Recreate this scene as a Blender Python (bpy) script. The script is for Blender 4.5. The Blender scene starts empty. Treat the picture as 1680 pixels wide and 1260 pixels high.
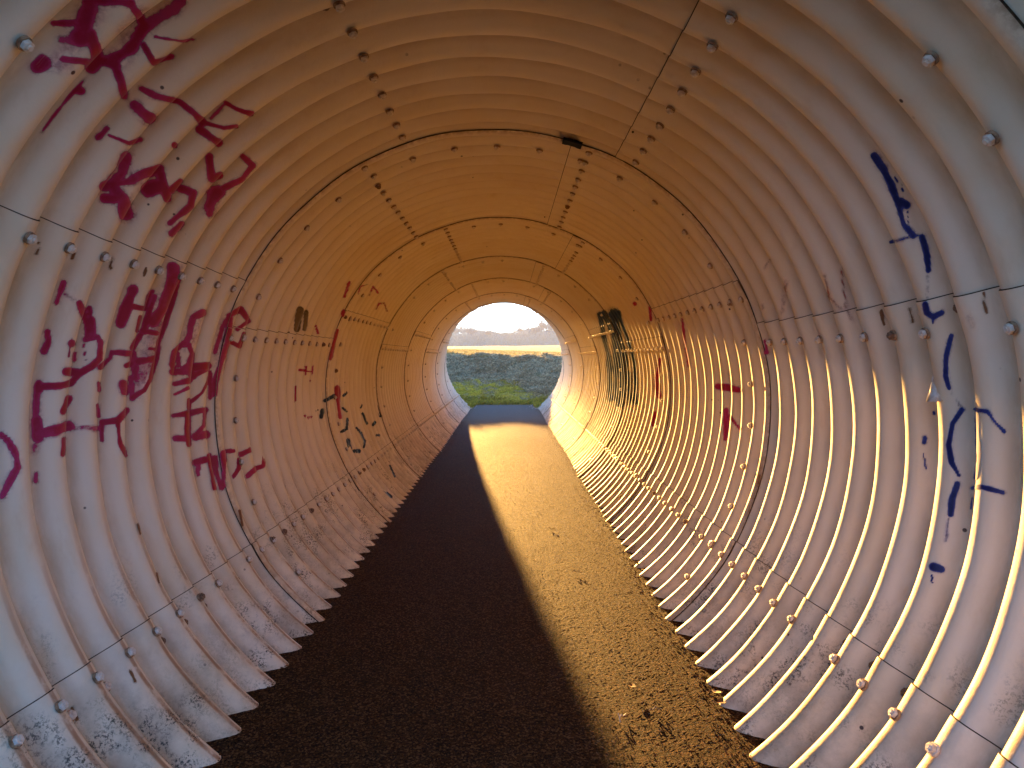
import bpy, math, random
import numpy as np
from mathutils import Vector, Matrix
random.seed(7); RNG = np.random.default_rng(11)
S = bpy.context.scene; COL = S.collection
PI = math.pi
# ------------------------------------------------------------------ camera, sky, sun, exposure
cam_d = bpy.data.cameras.new('camera'); cam = bpy.data.objects.new('camera', cam_d); COL.objects.link(cam)
cam_d.sensor_width = 36; cam_d.lens = 1153/1680*36; cam_d.clip_start = .02; cam_d.clip_end = 3000
EYE = 1.49
cam.location = (0, 0, EYE)
cam.rotation_euler = (PI/2-math.atan(43/1153), 0, -math.atan(8/1153))
S.camera = cam
SUN_AZ, SUN_EL = math.radians(7.25), math.radians(5.75)      # azimuth to the left of the tunnel axis
W = bpy.data.worlds.new('World'); S.world = W; W.use_nodes = True
wt = W.node_tree; sky = wt.nodes.new('ShaderNodeTexSky'); sky.sky_type = 'NISHITA'; sky.sun_disc = False
sky.sun_elevation = SUN_EL; sky.sun_rotation = -SUN_AZ; sky.air_density = .55; sky.dust_density = .05; sky.ozone_density = 2.6; sky.altitude = 100
wt.links.new(sky.outputs[0], wt.nodes['Background'].inputs[0])
wt.nodes['Background'].inputs[1].default_value = 0.15
sd = bpy.data.lights.new('sun', 'SUN'); so = bpy.data.objects.new('sun', sd); COL.objects.link(so)
sd.energy = 4.6; sd.angle = math.radians(.6); sd.color = (1.0, .53, .14)
so.rotation_euler = Vector((-math.sin(SUN_AZ)*math.cos(SUN_EL), math.cos(SUN_AZ)*math.cos(SUN_EL), math.sin(SUN_EL))).to_track_quat('Z', 'Y').to_euler()
so.location = (-40, 300, 60)
S.view_settings.view_transform = 'Standard'; S.view_settings.look = 'None'
S.view_settings.exposure = 3.0; S.view_settings.gamma = 1; S.view_settings.use_curve_mapping = False
S.cycles.max_bounces = 16; S.cycles.diffuse_bounces = 12; S.cycles.glossy_bounces = 4; S.cycles.volume_bounces = 1
S.cycles.transparent_max_bounces = 12; S.cycles.caustics_reflective = False

# ------------------------------------------------------------------ helpers
def link(o, parent=None):
    COL.objects.link(o)
    if parent: o.parent = parent
    return o
def mesh_obj(name, V, F, mat, parent=None, smooth=False, flat_from=None):
    me = bpy.data.meshes.new(name)
    V = np.asarray(V, dtype=np.float32)
    if isinstance(F, np.ndarray) and F.ndim == 2:
        n, k = F.shape
        me.vertices.add(len(V)); me.vertices.foreach_set('co', V.ravel())
        me.loops.add(n*k); me.loops.foreach_set('vertex_index', F.astype(np.int32).ravel())
        me.polygons.add(n); me.polygons.foreach_set('loop_start', np.arange(0, n*k, k, dtype=np.int32))
        me.polygons.foreach_set('loop_total', np.full(n, k, dtype=np.int32))
        me.update(calc_edges=True)
    else:
        me.from_pydata([tuple(map(float, v)) for v in V], [], F)
    me.polygons.foreach_set('use_smooth', [bool(smooth)]*len(me.polygons))
    if mat: me.materials.append(mat)
    o = bpy.data.objects.new(name, me)
    return link(o, parent)
def tag(o, label=None, cat=None, group=None, kind=None):
    if label: o['label'] = label
    if cat: o['category'] = cat
    if group: o['group'] = group
    if kind: o['kind'] = kind
    return o
def fattr(me, name, vals):
    a = me.attributes.new(name, 'FLOAT', 'POINT'); a.data.foreach_set('value', np.asarray(vals, dtype=np.float32))
class N:
    """small node-tree helper"""
    def __init__(s, name):
        s.m = bpy.data.materials.new(name); s.m.use_nodes = True; s.t = s.m.node_tree
        s.b = s.t.nodes['Principled BSDF']; s.out = s.t.nodes['Material Output']
    def n(s, typ, **kw):
        x = s.t.nodes.new(typ)
        for k, v in kw.items(): setattr(x, k, v)
        return x
    def l(s, a, b): s.t.links.new(a, b)
    def setv(s, sock, v):
        if hasattr(v, 'default_value') or hasattr(v, 'is_linked'): s.l(v, sock)
        else: sock.default_value = v
    def math(s, op, a, b=0.0, c=None, clamp=False):
        x = s.n('ShaderNodeMath', operation=op); x.use_clamp = clamp
        s.setv(x.inputs[0], a); s.setv(x.inputs[1], b)
        if c is not None: s.setv(x.inputs[2], c)
        return x.outputs[0]
    def step(s, v, lo, hi):
        x = s.n('ShaderNodeMapRange', interpolation_type='SMOOTHSTEP')
        s.setv(x.inputs[0], v); x.inputs[1].default_value = lo; x.inputs[2].default_value = hi
        return x.outputs[0]
    def mix(s, f, a, b):
        x = s.n('ShaderNodeMix', data_type='RGBA'); s.setv(x.inputs[0], f)
        for i, v in ((6, a), (7, b)):
            if isinstance(v, tuple): x.inputs[i].default_value = (*v, 1) if len(v) == 3 else v
            else: s.l(v, x.inputs[i])
        return x.outputs[2]
    def noise(s, scale, detail=4, rough=.55, vec=None, dist=0.0):
        x = s.n('ShaderNodeTexNoise'); x.inputs['Scale'].default_value = scale; x.inputs['Detail'].default_value = detail
        x.inputs['Roughness'].default_value = rough; x.inputs['Distortion'].default_value = dist
        s.l(vec if vec is not None else s.pos(), x.inputs['Vector']); return x.outputs[0]
    def pos(s):
        if not hasattr(s, '_p'): s._p = s.n('ShaderNodeTexCoord').outputs['Object']
        return s._p
    def scaled(s, v):
        x = s.n('ShaderNodeMapping'); x.inputs['Scale'].default_value = v; s.l(s.pos(), x.inputs['Vector']); return x.outputs[0]
    def attr(s, name):
        x = s.n('ShaderNodeAttribute'); x.attribute_name = name; return x.outputs['Fac']
    def bump(s, h, dist, strength=1.0, prev=None):
        x = s.n('ShaderNodeBump'); x.inputs['Strength'].default_value = strength; x.inputs['Distance'].default_value = dist
        s.l(h, x.inputs['Height'])
        if prev is not None: s.l(prev, x.inputs['Normal'])
        s.l(x.outputs[0], s.b.inputs['Normal']); return x.outputs[0]
    def color(s, v):
        if isinstance(v, tuple): s.b.inputs['Base Color'].default_value = (*v, 1)
        else: s.l(v, s.b.inputs['Base Color'])
    def rough(s, v): s.setv(s.b.inputs['Roughness'], v)
def vnoise(x, y, seed=0):
    """smooth value noise on unit lattice, vectorised, range 0..1"""
    xi = np.floor(x).astype(np.int64); yi = np.floor(y).astype(np.int64); fx = x-xi; fy = y-yi
    def h(a, b):
        k = (a*374761393 + b*668265263 + seed*1442695041) & 0x7fffffff
        k = ((k ^ (k >> 13))*1274126177) & 0x7fffffff
        return ((k ^ (k >> 16)) & 0xffff)/65535.
    ux = fx*fx*(3-2*fx); uy = fy*fy*(3-2*fy)
    return (h(xi, yi)*(1-ux)+h(xi+1, yi)*ux)*(1-uy)+(h(xi, yi+1)*(1-ux)+h(xi+1, yi+1)*ux)*uy
def ss(t): t = np.clip(t, 0, 1); return t*t*(3-2*t)

# ------------------------------------------------------------------ tunnel geometry constants
R, AMP, PITCH, CREST0 = 1.57, .036, .2, 3.96
RING_OFF, SEAM_OFF = .0085, .0065
CXX, CZZ = -.048*R, EYE-.19*R                 # pipe axis
EXIT0, EXITK = 19.0, 1.85                     # mitred far end: y = 19 - 1.85 * height above the axis
ENT0, ENTK = 1.2, .1                         # near end behind the camera
def y_exit(th): return EXIT0-EXITK*R*np.sin(th)
def y_ent(th): return ENT0+ENTK*R*np.sin(th)
def wall_r(th, y):
    p = 2*PI*(y-CREST0)/PITCH
    r = R+.004-AMP*(np.cos(p)-.15*np.cos(2*p))   # broad inner crests, narrow grooves
    return r+.004*np.sin(3.1*th+.9*y)+.003*np.sin(7.3*th-1.7*y+1)+.0016*np.sin(19*th+11*y)
def P3(th, y, r): return np.stack([CXX+r*np.cos(th), y, CZZ+r*np.sin(th)], -1)
RINGS = [-3.28, -.88, 1.52, 3.92, 6.32, 8.72, 11.12, 13.52, 15.92, 18.32, 22.0]
SEAM_A = [-28.4, 18.4, 64.4, 106.0, 152.2, 208.8]
SEAM_B = [-28.4, 28.2, 73.7, 115.8, 162.4, 208.8]
LOW = 246.0

# ------------------------------------------------------------------ materials
def m_paint():
    s = N('cream_tunnel_paint'); p = s.pos()
    sep = s.n('ShaderNodeSeparateXYZ'); s.l(p, sep.inputs[0]); z = sep.outputs[2]; y = sep.outputs[1]
    big = s.noise(1.3, 5, .6); fine = s.noise(30, 5, .65)
    base = s.mix(s.step(big, .35, .7), (.765, .66, .49), (.72, .59, .385))
    # phase of the corrugation: 1 on inner crests, -1 in the valleys
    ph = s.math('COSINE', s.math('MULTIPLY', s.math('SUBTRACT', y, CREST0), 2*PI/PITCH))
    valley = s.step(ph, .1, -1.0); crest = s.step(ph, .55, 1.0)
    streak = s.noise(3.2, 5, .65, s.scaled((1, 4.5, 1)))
    base = s.mix(s.math('MULTIPLY', s.math('MULTIPLY', valley, s.step(streak, .22, .70)), .62), base, (.36, .21, .08))  # valley dirt, with the grooves' shade and bounced light put into its colour
    # faint rain marks and soft yellowing
    base = s.mix(s.math('MULTIPLY', s.step(s.noise(6.5, 6, .7, s.scaled((1, 1.6, .5))), .52, .8), .35), base, (.55, .36, .16))
    # rust along crests low on the wall
    lowm = s.step(z, .85, .1)
    lowm = s.step(z, 1.05, .25)
    rust = s.math('MULTIPLY', s.math('MULTIPLY', s.step(ph, .90, .995), lowm), s.step(s.noise(9, 6, .7), .33, .55))
    base = s.mix(s.math('MULTIPLY', rust, .8), base, (.30, .12, .035))
    # grime smear near the floor
    gr = s.math('MULTIPLY', s.step(z, .75, 0.0), s.step(s.noise(4.2, 8, .7), .38, .68))
    base = s.mix(s.math('MULTIPLY', gr, .5), base, (.16, .12, .08))
    # black mould speckle: sharp little spots gathered in patches
    patch = s.step(s.noise(3.4, 3, .5), .48, .60)
    spk = s.step(s.noise(95, 5, .8), .51, .55)
    lm = s.math('ADD', s.math('MULTIPLY', s.step(z, .78, .22), patch), s.math('MULTIPLY', s.step(z, .4, .02), .35))
    lm2 = s.math('MULTIPLY', spk, s.math('MULTIPLY', lm, s.step(s.noise(11, 3, .6), .40, .60)), clamp=True)
    base = s.mix(s.math('MULTIPLY', lm2, .88), base, (.014, .012, .009))
    green = s.math('MULTIPLY', lm2, s.step(s.noise(3.1, 2), .56, .66))
    base = s.mix(s.math('MULTIPLY', green, .6), base, (.07, .065, .01))
    # sparse chips anywhere
    ch = s.n('ShaderNodeTexVoronoi'); ch.inputs['Scale'].default_value = 9; s.l(p, ch.inputs['Vector'])
    chip = s.math('MULTIPLY', s.step(ch.outputs[0], .075, .045), s.step(s.noise(2.2, 2), .5, .6))
    base = s.mix(chip, base, (.05, .03, .02))
    # joints: rust stain attribute
    j = s.math('MULTIPLY', s.attr('joint'), s.step(fine, .30, .62))
    base = s.mix(s.math('MULTIPLY', j, .7), base, (.25, .12, .045))
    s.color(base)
    s.rough(s.math('ADD', .42, s.math('MULTIPLY', big, .25)))
    s.b.inputs['Specular IOR Level'].default_value = .35
    b1 = s.bump(s.noise(7, 4, .6), .006, .6)
    s.bump(s.noise(90, 4, .7), .0012, .6, b1)
    return s.m
def simple(name, c, r=.7, spec=.3, metal=0, noise=None, c2=None, bump=None):
    s = N(name)
    if noise and c2: s.color(s.mix(s.step(s.noise(noise, 5, .65), .35, .68), c, c2))
    else: s.color(c)
    s.rough(r); s.b.inputs['Specular IOR Level'].default_value = spec; s.b.inputs['Metallic'].default_value = metal
    if bump: s.bump(s.noise(bump[0], 5, .65), bump[1])
    return s.m
def m_spray(name, c_thin, c_thick, r=.45):
    s = N(name); a = s.attr('spray')
    br = s.noise(38, 5, .75); a2 = s.math('ADD', a, s.math('MULTIPLY', s.math('SUBTRACT', br, .5), .55))
    a2 = s.math('ADD', a2, s.math('MULTIPLY', s.math('SUBTRACT', s.noise(5.5, 4, .6), .54), 1.1))
    al = s.step(a2, .20, .75)
    al = s.math('MAXIMUM', s.math('MULTIPLY', al, s.step(a, .12, .25)), s.math('MULTIPLY', s.math('MULTIPLY', a, 1.3), s.step(br, .35, .7)), clamp=True)
    s.color(s.mix(s.step(a2, .35, 1.05), c_thin, c_thick)); s.rough(r); s.b.inputs['Specular IOR Level'].default_value = .25
    s.l(al, s.b.inputs['Alpha']); return s.m
def m_floor():
    s = N('gritty_brown_asphalt'); p = s.pos()
    g = s.noise(150, 3, .7); mid = s.noise(26, 5, .7); big = s.noise(1.7, 5, .6)
    c = s.mix(s.step(g, .35, .68), (.009, .0038, .0014), (.090, .036, .009))
    c = s.mix(s.math('MULTIPLY', s.step(mid, .42, .7), .5), c, (.055, .023, .006))
    v = s.n('ShaderNodeTexVoronoi'); v.inputs['Scale'].default_value = 75; s.l(p, v.inputs['Vector'])
    gc = s.n('ShaderNodeSeparateColor'); s.l(v.outputs[1], gc.inputs[0])
    v.inputs['Scale'].default_value = 130
    c = s.mix(s.math('MULTIPLY', s.step(gc.outputs[0], .62, .66), .75), c, (.008, .004, .002))
    c = s.mix(s.math('MULTIPLY', s.step(gc.outputs[1], .80, .84), .7), c, (.16, .078, .028))
    gritty = s.math('MULTIPLY', s.step(v.outputs[0], .34, .18), s.step(s.noise(3, 3), .42, .6))
    c = s.mix(s.math('MULTIPLY', gritty, .55), c, (.12, .060, .020))
    sep = s.n('ShaderNodeSeparateXYZ'); s.l(p, sep.inputs[0])
    out = s.step(s.math('ADD', sep.outputs[1], s.math('MULTIPLY', big, 2.5)), 16.6, 18.4)
    c = s.mix(out, c, s.mix(s.step(mid, .4, .7), (.075, .070, .062), (.125, .115, .10)))
    s.color(c)
    s.rough(s.math('ADD', .70, s.math('MULTIPLY', s.noise(60, 3), .2)))
    s.b.inputs['Specular IOR Level'].default_value = .05
    b1 = s.bump(s.noise(210, 2, .6), .0042, 1.0)
    s.bump(s.noise(95, 2, .6), .003, .7, b1)
    return s.m
M = {}
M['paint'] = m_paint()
M['dark'] = simple('joint_grime', (.035, .022, .014), .9, .1, noise=25, c2=(.12, .07, .035))
M['bolt'] = simple('painted_bolt', (.74, .68, .58), .45, .4, noise=40, c2=(.56, .42, .27), bump=(90, .0006))
M['washer'] = simple('rust_stained_washer', (.42, .28, .16), .8, .2, noise=50, c2=(.16, .08, .04))
M['rustbolt'] = simple('rusted_bolt', (.30, .18, .10), .85, .2, noise=120, c2=(.10, .055, .03), bump=(120, .003))
M['black'] = simple('black_rubber', (.006, .006, .006), .7, .2)
M['floor'] = m_floor()
M['red'] = m_spray('crimson_spray_paint', (.50, .035, .17), (.32, .004, .030))
M['blue'] = m_spray('navy_spray_paint', (.07, .085, .30), (.006, .009, .075))
M['navy'] = m_spray('black_blue_spray_paint', (.03, .07, .12), (.006, .018, .040))
M['pink'] = m_spray('faded_red_spray_paint', (.50, .14, .10), (.38, .03, .03))
M['rustrun'] = m_spray('rust_run', (.30, .14, .05), (.12, .045, .015), .8)
M['brown'] = m_spray('brown_stain', (.20, .12, .04), (.09, .055, .02))

# ------------------------------------------------------------------ the tunnel: plates, bolts
tunnel = bpy.data.objects.new('pipe_tunnel', None); tunnel.location = (CXX, 0, 0); link(tunnel)
tag(tunnel, 'cream painted corrugated steel pipe tunnel covered in graffiti, over the brown path', 'tunnel')
TINV = Matrix.Translation((-CXX, 0, 0))
def part(o, parent=tunnel):
    o.parent = parent
    if parent is tunnel: o.matrix_parent_inverse = TINV
    return o
TH_STEP = math.radians(1.5)
plates = []                                     # (segment, theta0, theta1, object)
def plate(seg, t0, t1, top0, top1):
    """one curved corrugated sheet; top0/top1: does the edge at t0/t1 lie over its neighbour (inner side)"""
    y0, y1 = RINGS[seg], RINGS[seg+1]+.11
    a0 = math.radians(t0 if top0 else t0-7); a1 = math.radians(t1 if top1 else t1+7)
    nt = max(3, int(round((a1-a0)/TH_STEP)))
    th = np.linspace(a0, a1, nt+1); 
    ny = int(round((y1-y0)/(PITCH/12)))
    if seg in (0, 1) : ny //= 1
    yy = np.linspace(y0, y1, ny+1)
    T, Y = np.meshgrid(th, yy, indexing='ij')
    lo = y_ent(T); hi = y_exit(T); Yc = np.clip(Y, lo, hi)
    off = RING_OFF*ss(1-(Yc-y0)/.14)
    if top0: off = off+SEAM_OFF*ss(1-(T-a0)/math.radians(6))
    if top1: off = off+SEAM_OFF*ss(1-(a1-T)/math.radians(6))
    r = wall_r(T, Yc)-off
    V = P3(T, Yc, r).reshape(-1, 3)
    idx = np.arange((nt+1)*(ny+1)).reshape(nt+1, ny+1)
    q = np.stack([idx[:-1, :-1], idx[:-1, 1:], idx[1:, 1:], idx[1:, :-1]], -1)
    Ya, Yb = Yc[:-1, :-1], Yc[:-1, 1:]; Yd, Ye = Yc[1:, :-1], Yc[1:, 1:]
    ok = ((Yb-Ya) > 1e-5) | ((Ye-Yd) > 1e-5)
    F = q[ok]
    if len(F) == 0: return None
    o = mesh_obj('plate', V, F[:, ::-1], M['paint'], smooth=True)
    d = np.minimum(np.abs(Yc-y0), 9)
    j = np.exp(-d/.018)
    fattr(o.data, 'joint', j.reshape(-1))
    part(o); plates.append((seg, t0, t1, o))
    # thin dirty edge (plate thickness) along every exposed border
    EV, EF = [], []
    def edge(line, dt, dy, dep):                 # plate thickness, then a thin line of dirt lodged in the crevice
        b = len(EV); n = len(line)
        for (t, y, rr) in line:
            EV.append(P3(t, y, rr)); EV.append(P3(t, y, rr+dep)); EV.append(P3(t+dt, y+dy, rr+dep))
        for i in range(n-1):
            EF.append((b+3*i, b+3*i+1, b+3*i+4, b+3*i+3)); EF.append((b+3*i+1, b+3*i+2, b+3*i+5, b+3*i+4))
    if seg >= 2: edge([(t, y0, rr) for t, rr in zip(th, r[:, 0]) if y0 < y_exit(t)], 0, -.002, .0050)
    for flag, i, sg in ((top0, 0, -1), (top1, nt, 1)):
        if flag:
            m = (Yc[i, 1:] > Yc[i, :-1]+1e-6)
            edge([(th[i], Yc[i, k], r[i, k]) for k in range(ny+1) if (k < ny and m[k]) or (k > 0 and m[k-1])], sg*.0032/R, 0, SEAM_OFF-.0015)
    if EF:
        e = mesh_obj('plate_edge', EV, EF, M['dark'], o)
    return o
for seg in range(len(RINGS)-1):
    if RINGS[seg] > 21.5: continue
    sm = SEAM_A if seg % 2 == 0 else SEAM_B      # ring 1.52-3.92 is segment 2 (A)
    b = [LOW-360]+sm+[LOW]
    for i in range(len(b)-1):
        t0, t1 = b[i], b[i+1]
        top0 = i in (5, 6)                       # left side: lower edge t1.. the sheet below lies inside
        top1 = i in (0, 1, 2)
        plate(seg, t0, t1, top0 or i == 4 and False, top1)

def make_bolt_mesh():
    V, F = [], []
    def prism(n, r0, z0, z1, chamf, rot=0):
        b = len(V)
        rings = [(r0, z0), (r0, z1-chamf), (r0-chamf*1.2, z1)]
        for rr, zz in rings:
            for k in range(n): V.append((rr*math.cos(2*PI*k/n+rot), rr*math.sin(2*PI*k/n+rot), zz))
        for i in range(2):
            for k in range(n): F.append((b+i*n+k, b+i*n+(k+1) % n, b+(i+1)*n+(k+1) % n, b+(i+1)*n+k))
        F.append(tuple(b+2*n+k for k in range(n)))
    prism(14, .0198, -.006, .0028, .0008)
    nw = len(F)
    prism(6, .0160, .0028, .0140, .0018, .3)
    prism(8, .0082, .0130, .0195, .0012)
    global N_WASHER; N_WASHER = nw
    return V, F
bv, bf = make_bolt_mesh()
bmesh_ = {}
for k in ('bolt', 'rustbolt'):
    o = mesh_obj('bolt', bv, bf, M[k]); o.data.materials.append(M['washer'])
    for q in range(N_WASHER): o.data.polygons[q].material_index = 1
    bmesh_[k] = o.data; bpy.data.objects.remove(o)
# ---- bolt positions
spots = []                                       # (theta_deg, y, seg, crest?, kind)
NRING = 39
for seg in range(1, len(RINGS)-1):
    y0, y1 = RINGS[seg], RINGS[seg+1]
    sm = SEAM_A if seg % 2 == 0 else SEAM_B
    ks = range(int(math.ceil((y0-CREST0)/PITCH)), int(math.floor((y1+.02-CREST0)/PITCH))+1)
    for s_ in sm:
        right = (s_ < 90 and s_ > -90)
        sgn = -1 if right else 1                 # the inner sheet lies below the seam
        dc = 4.0 if right else 2.1
        dv = 1.7 if right else 4.0
        for k in ks:
            y = CREST0+PITCH*k
            spots.append((s_+sgn*dc, y, seg, True, 'bolt'))
            if s_ in (18.4, 28.2, 208.8, -28.4) and random.random() < .75 or random.random() < .12:
                spots.append((s_+sgn*dv, y+PITCH/2, seg, False, 'rustbolt' if random.random() < .25 else 'bolt'))
    # ring row
    yr = CREST0+PITCH*(round((y0+.04-CREST0)/PITCH)+1)
    for k in range(-7, 32):
        t = 5.4+9.33*k
        if t < -62 or t > 236: continue
        spots.append((t, yr, seg, True, 'bolt'))
cleaned = []
for (t, y, seg, cr, kd) in spots:
    th = math.radians(t)
    if y > y_exit(th)-.05 or y < y_ent(th)+.05: continue
    if CZZ+R*math.sin(th) < .03: continue
    if random.random() < .03: continue
    cleaned.append((t, y, seg, cr, kd))
def view_score(t, y):
    th = math.radians(t); x = CXX+R*math.cos(th); z = CZZ+R*math.sin(th)-EYE
    if y < .5: return 0
    u = 1153*x/y; v = 1153*z/y
    return 1/y if (abs(u) < 870 and -660 < v < 660) else 0
cleaned.sort(key=lambda s: -view_score(s[0], s[1]))
def bolt_matrix(t, y, cr):
    th = math.radians(t)
    r = float(wall_r(np.array(th), np.array(y)))-.012
    pos = Vector(P3(np.array(th), np.array(y), r).tolist())
    n = Vector((-math.cos(th), 0, -math.sin(th)))
    q = n.to_track_quat('Z', 'Y')
    return Matrix.Translation(pos) @ q.to_matrix().to_4x4() @ Matrix.Rotation(random.uniform(0, PI/3), 4, 'Z') @ Matrix.Rotation(random.uniform(-.08, .08), 4, 'X')
def owner(seg, t):
    t = (t+114) % 360-114                        # -114..246
    for (sg, a, b, o) in plates:
        if sg == seg and a <= t < b: return o
    return None
restV, restF = [], []
bvn = np.array(bv)
for i, (t, y, seg, cr, kd) in enumerate(cleaned):
    mt = bolt_matrix(t, y, cr)
    if kd == 'bolt' and (random.random() < .05 or (t > 205 and random.random() < .25)): kd = 'rustbolt'
    if seg == 3 and abs(t-117.9) < .5 and abs(y-4.36) < .03: kd = 'rustbolt'
    if i < 300 and view_score(t, y) > 0:
        o = bpy.data.objects.new('bolt', bmesh_[kd]); own = owner(seg, t)
        link(o)
        if own: o.parent = own; 
        else: part(o)
        o.matrix_basis = mt if own else mt
    else:
        vv = bvn @ np.array(mt.to_3x3()).T+np.array(mt.translation)
        b = len(restV); restV.extend(vv.tolist()); restF.extend([tuple(b+k for k in f) for f in bf])
o = mesh_obj('distant_bolts', restV, restF, M['bolt']); part(o); o['kind'] = 'stuff'

# small fittings on the plates
def box_verts(l, w, h, bev=.15):
    V = []; F = []
    for sx, sy, sz in [(-1,-1,-1),(1,-1,-1),(1,1,-1),(-1,1,-1),(-1,-1,1),(1,-1,1),(1,1,1),(-1,1,1)]:
        k = 1-bev if sz > 0 else 1
        V.append((sx*l/2*k, sy*w/2*k, sz*h/2))
    F = [(0,3,2,1),(4,5,6,7),(0,1,5,4),(1,2,6,5),(2,3,7,6),(3,0,4,7)]
    return V, F
def on_wall(th_deg, y, lift):
    th = math.radians(th_deg); r = float(wall_r(np.array(th), np.array(y)))-lift
    return Vector(P3(np.array(th), np.array(y), r).tolist()), Vector((-math.cos(th), 0, -math.sin(th))), Vector((-math.sin(th), 0, math.cos(th)))
# black rubber strip wedged in the ring joint
V, F = [], []
for k in range(7):
    t = 71.6+k*.68
    for (dy, dr) in ((-.035, .004), (.03, .006), (.03, .024), (-.035, .020)):
        th = math.radians(t); V.append(P3(np.array(th), np.array(3.90+dy), R-.02-dr+.004*random.random()).tolist())
for k in range(6):
    for e in range(4): F.append((4*k+e, 4*k+(e+1) % 4, 4*k+4+(e+1) % 4, 4*k+4+e))
F += [(3, 2, 1, 0), (24, 25, 26, 27)]
o = mesh_obj('rubber_strip', V, F, M['black']); part(o)
# folded sheet metal tab on the right wall: an open cone pointing down
pos, nrm, tan = on_wall(9.0, 2.405, -.004)
V, F = [], []; n = 10
for i, (d, rr) in enumerate(((0, .004), (.05, .018), (.088, .032), (.084, .027))):
    for k in range(n):
        a = 2*PI*k/n
        V.append(pos-tan*d+nrm*(rr*(1+math.sin(a))*.9)+Vector((0, 1, 0))*(rr*math.cos(a)-.35*d))
for i in range(3):
    for k in range(n): F.append((i*n+k, i*n+(k+1) % n, (i+1)*n+(k+1) % n, (i+1)*n+k))
F.append(tuple(3*n+k for k in range(n)))
o = mesh_obj('metal_spout', V, F, M['bolt'], smooth=True); part(o); o['label'] = 'small folded metal spout sticking out of the right wall'

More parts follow.
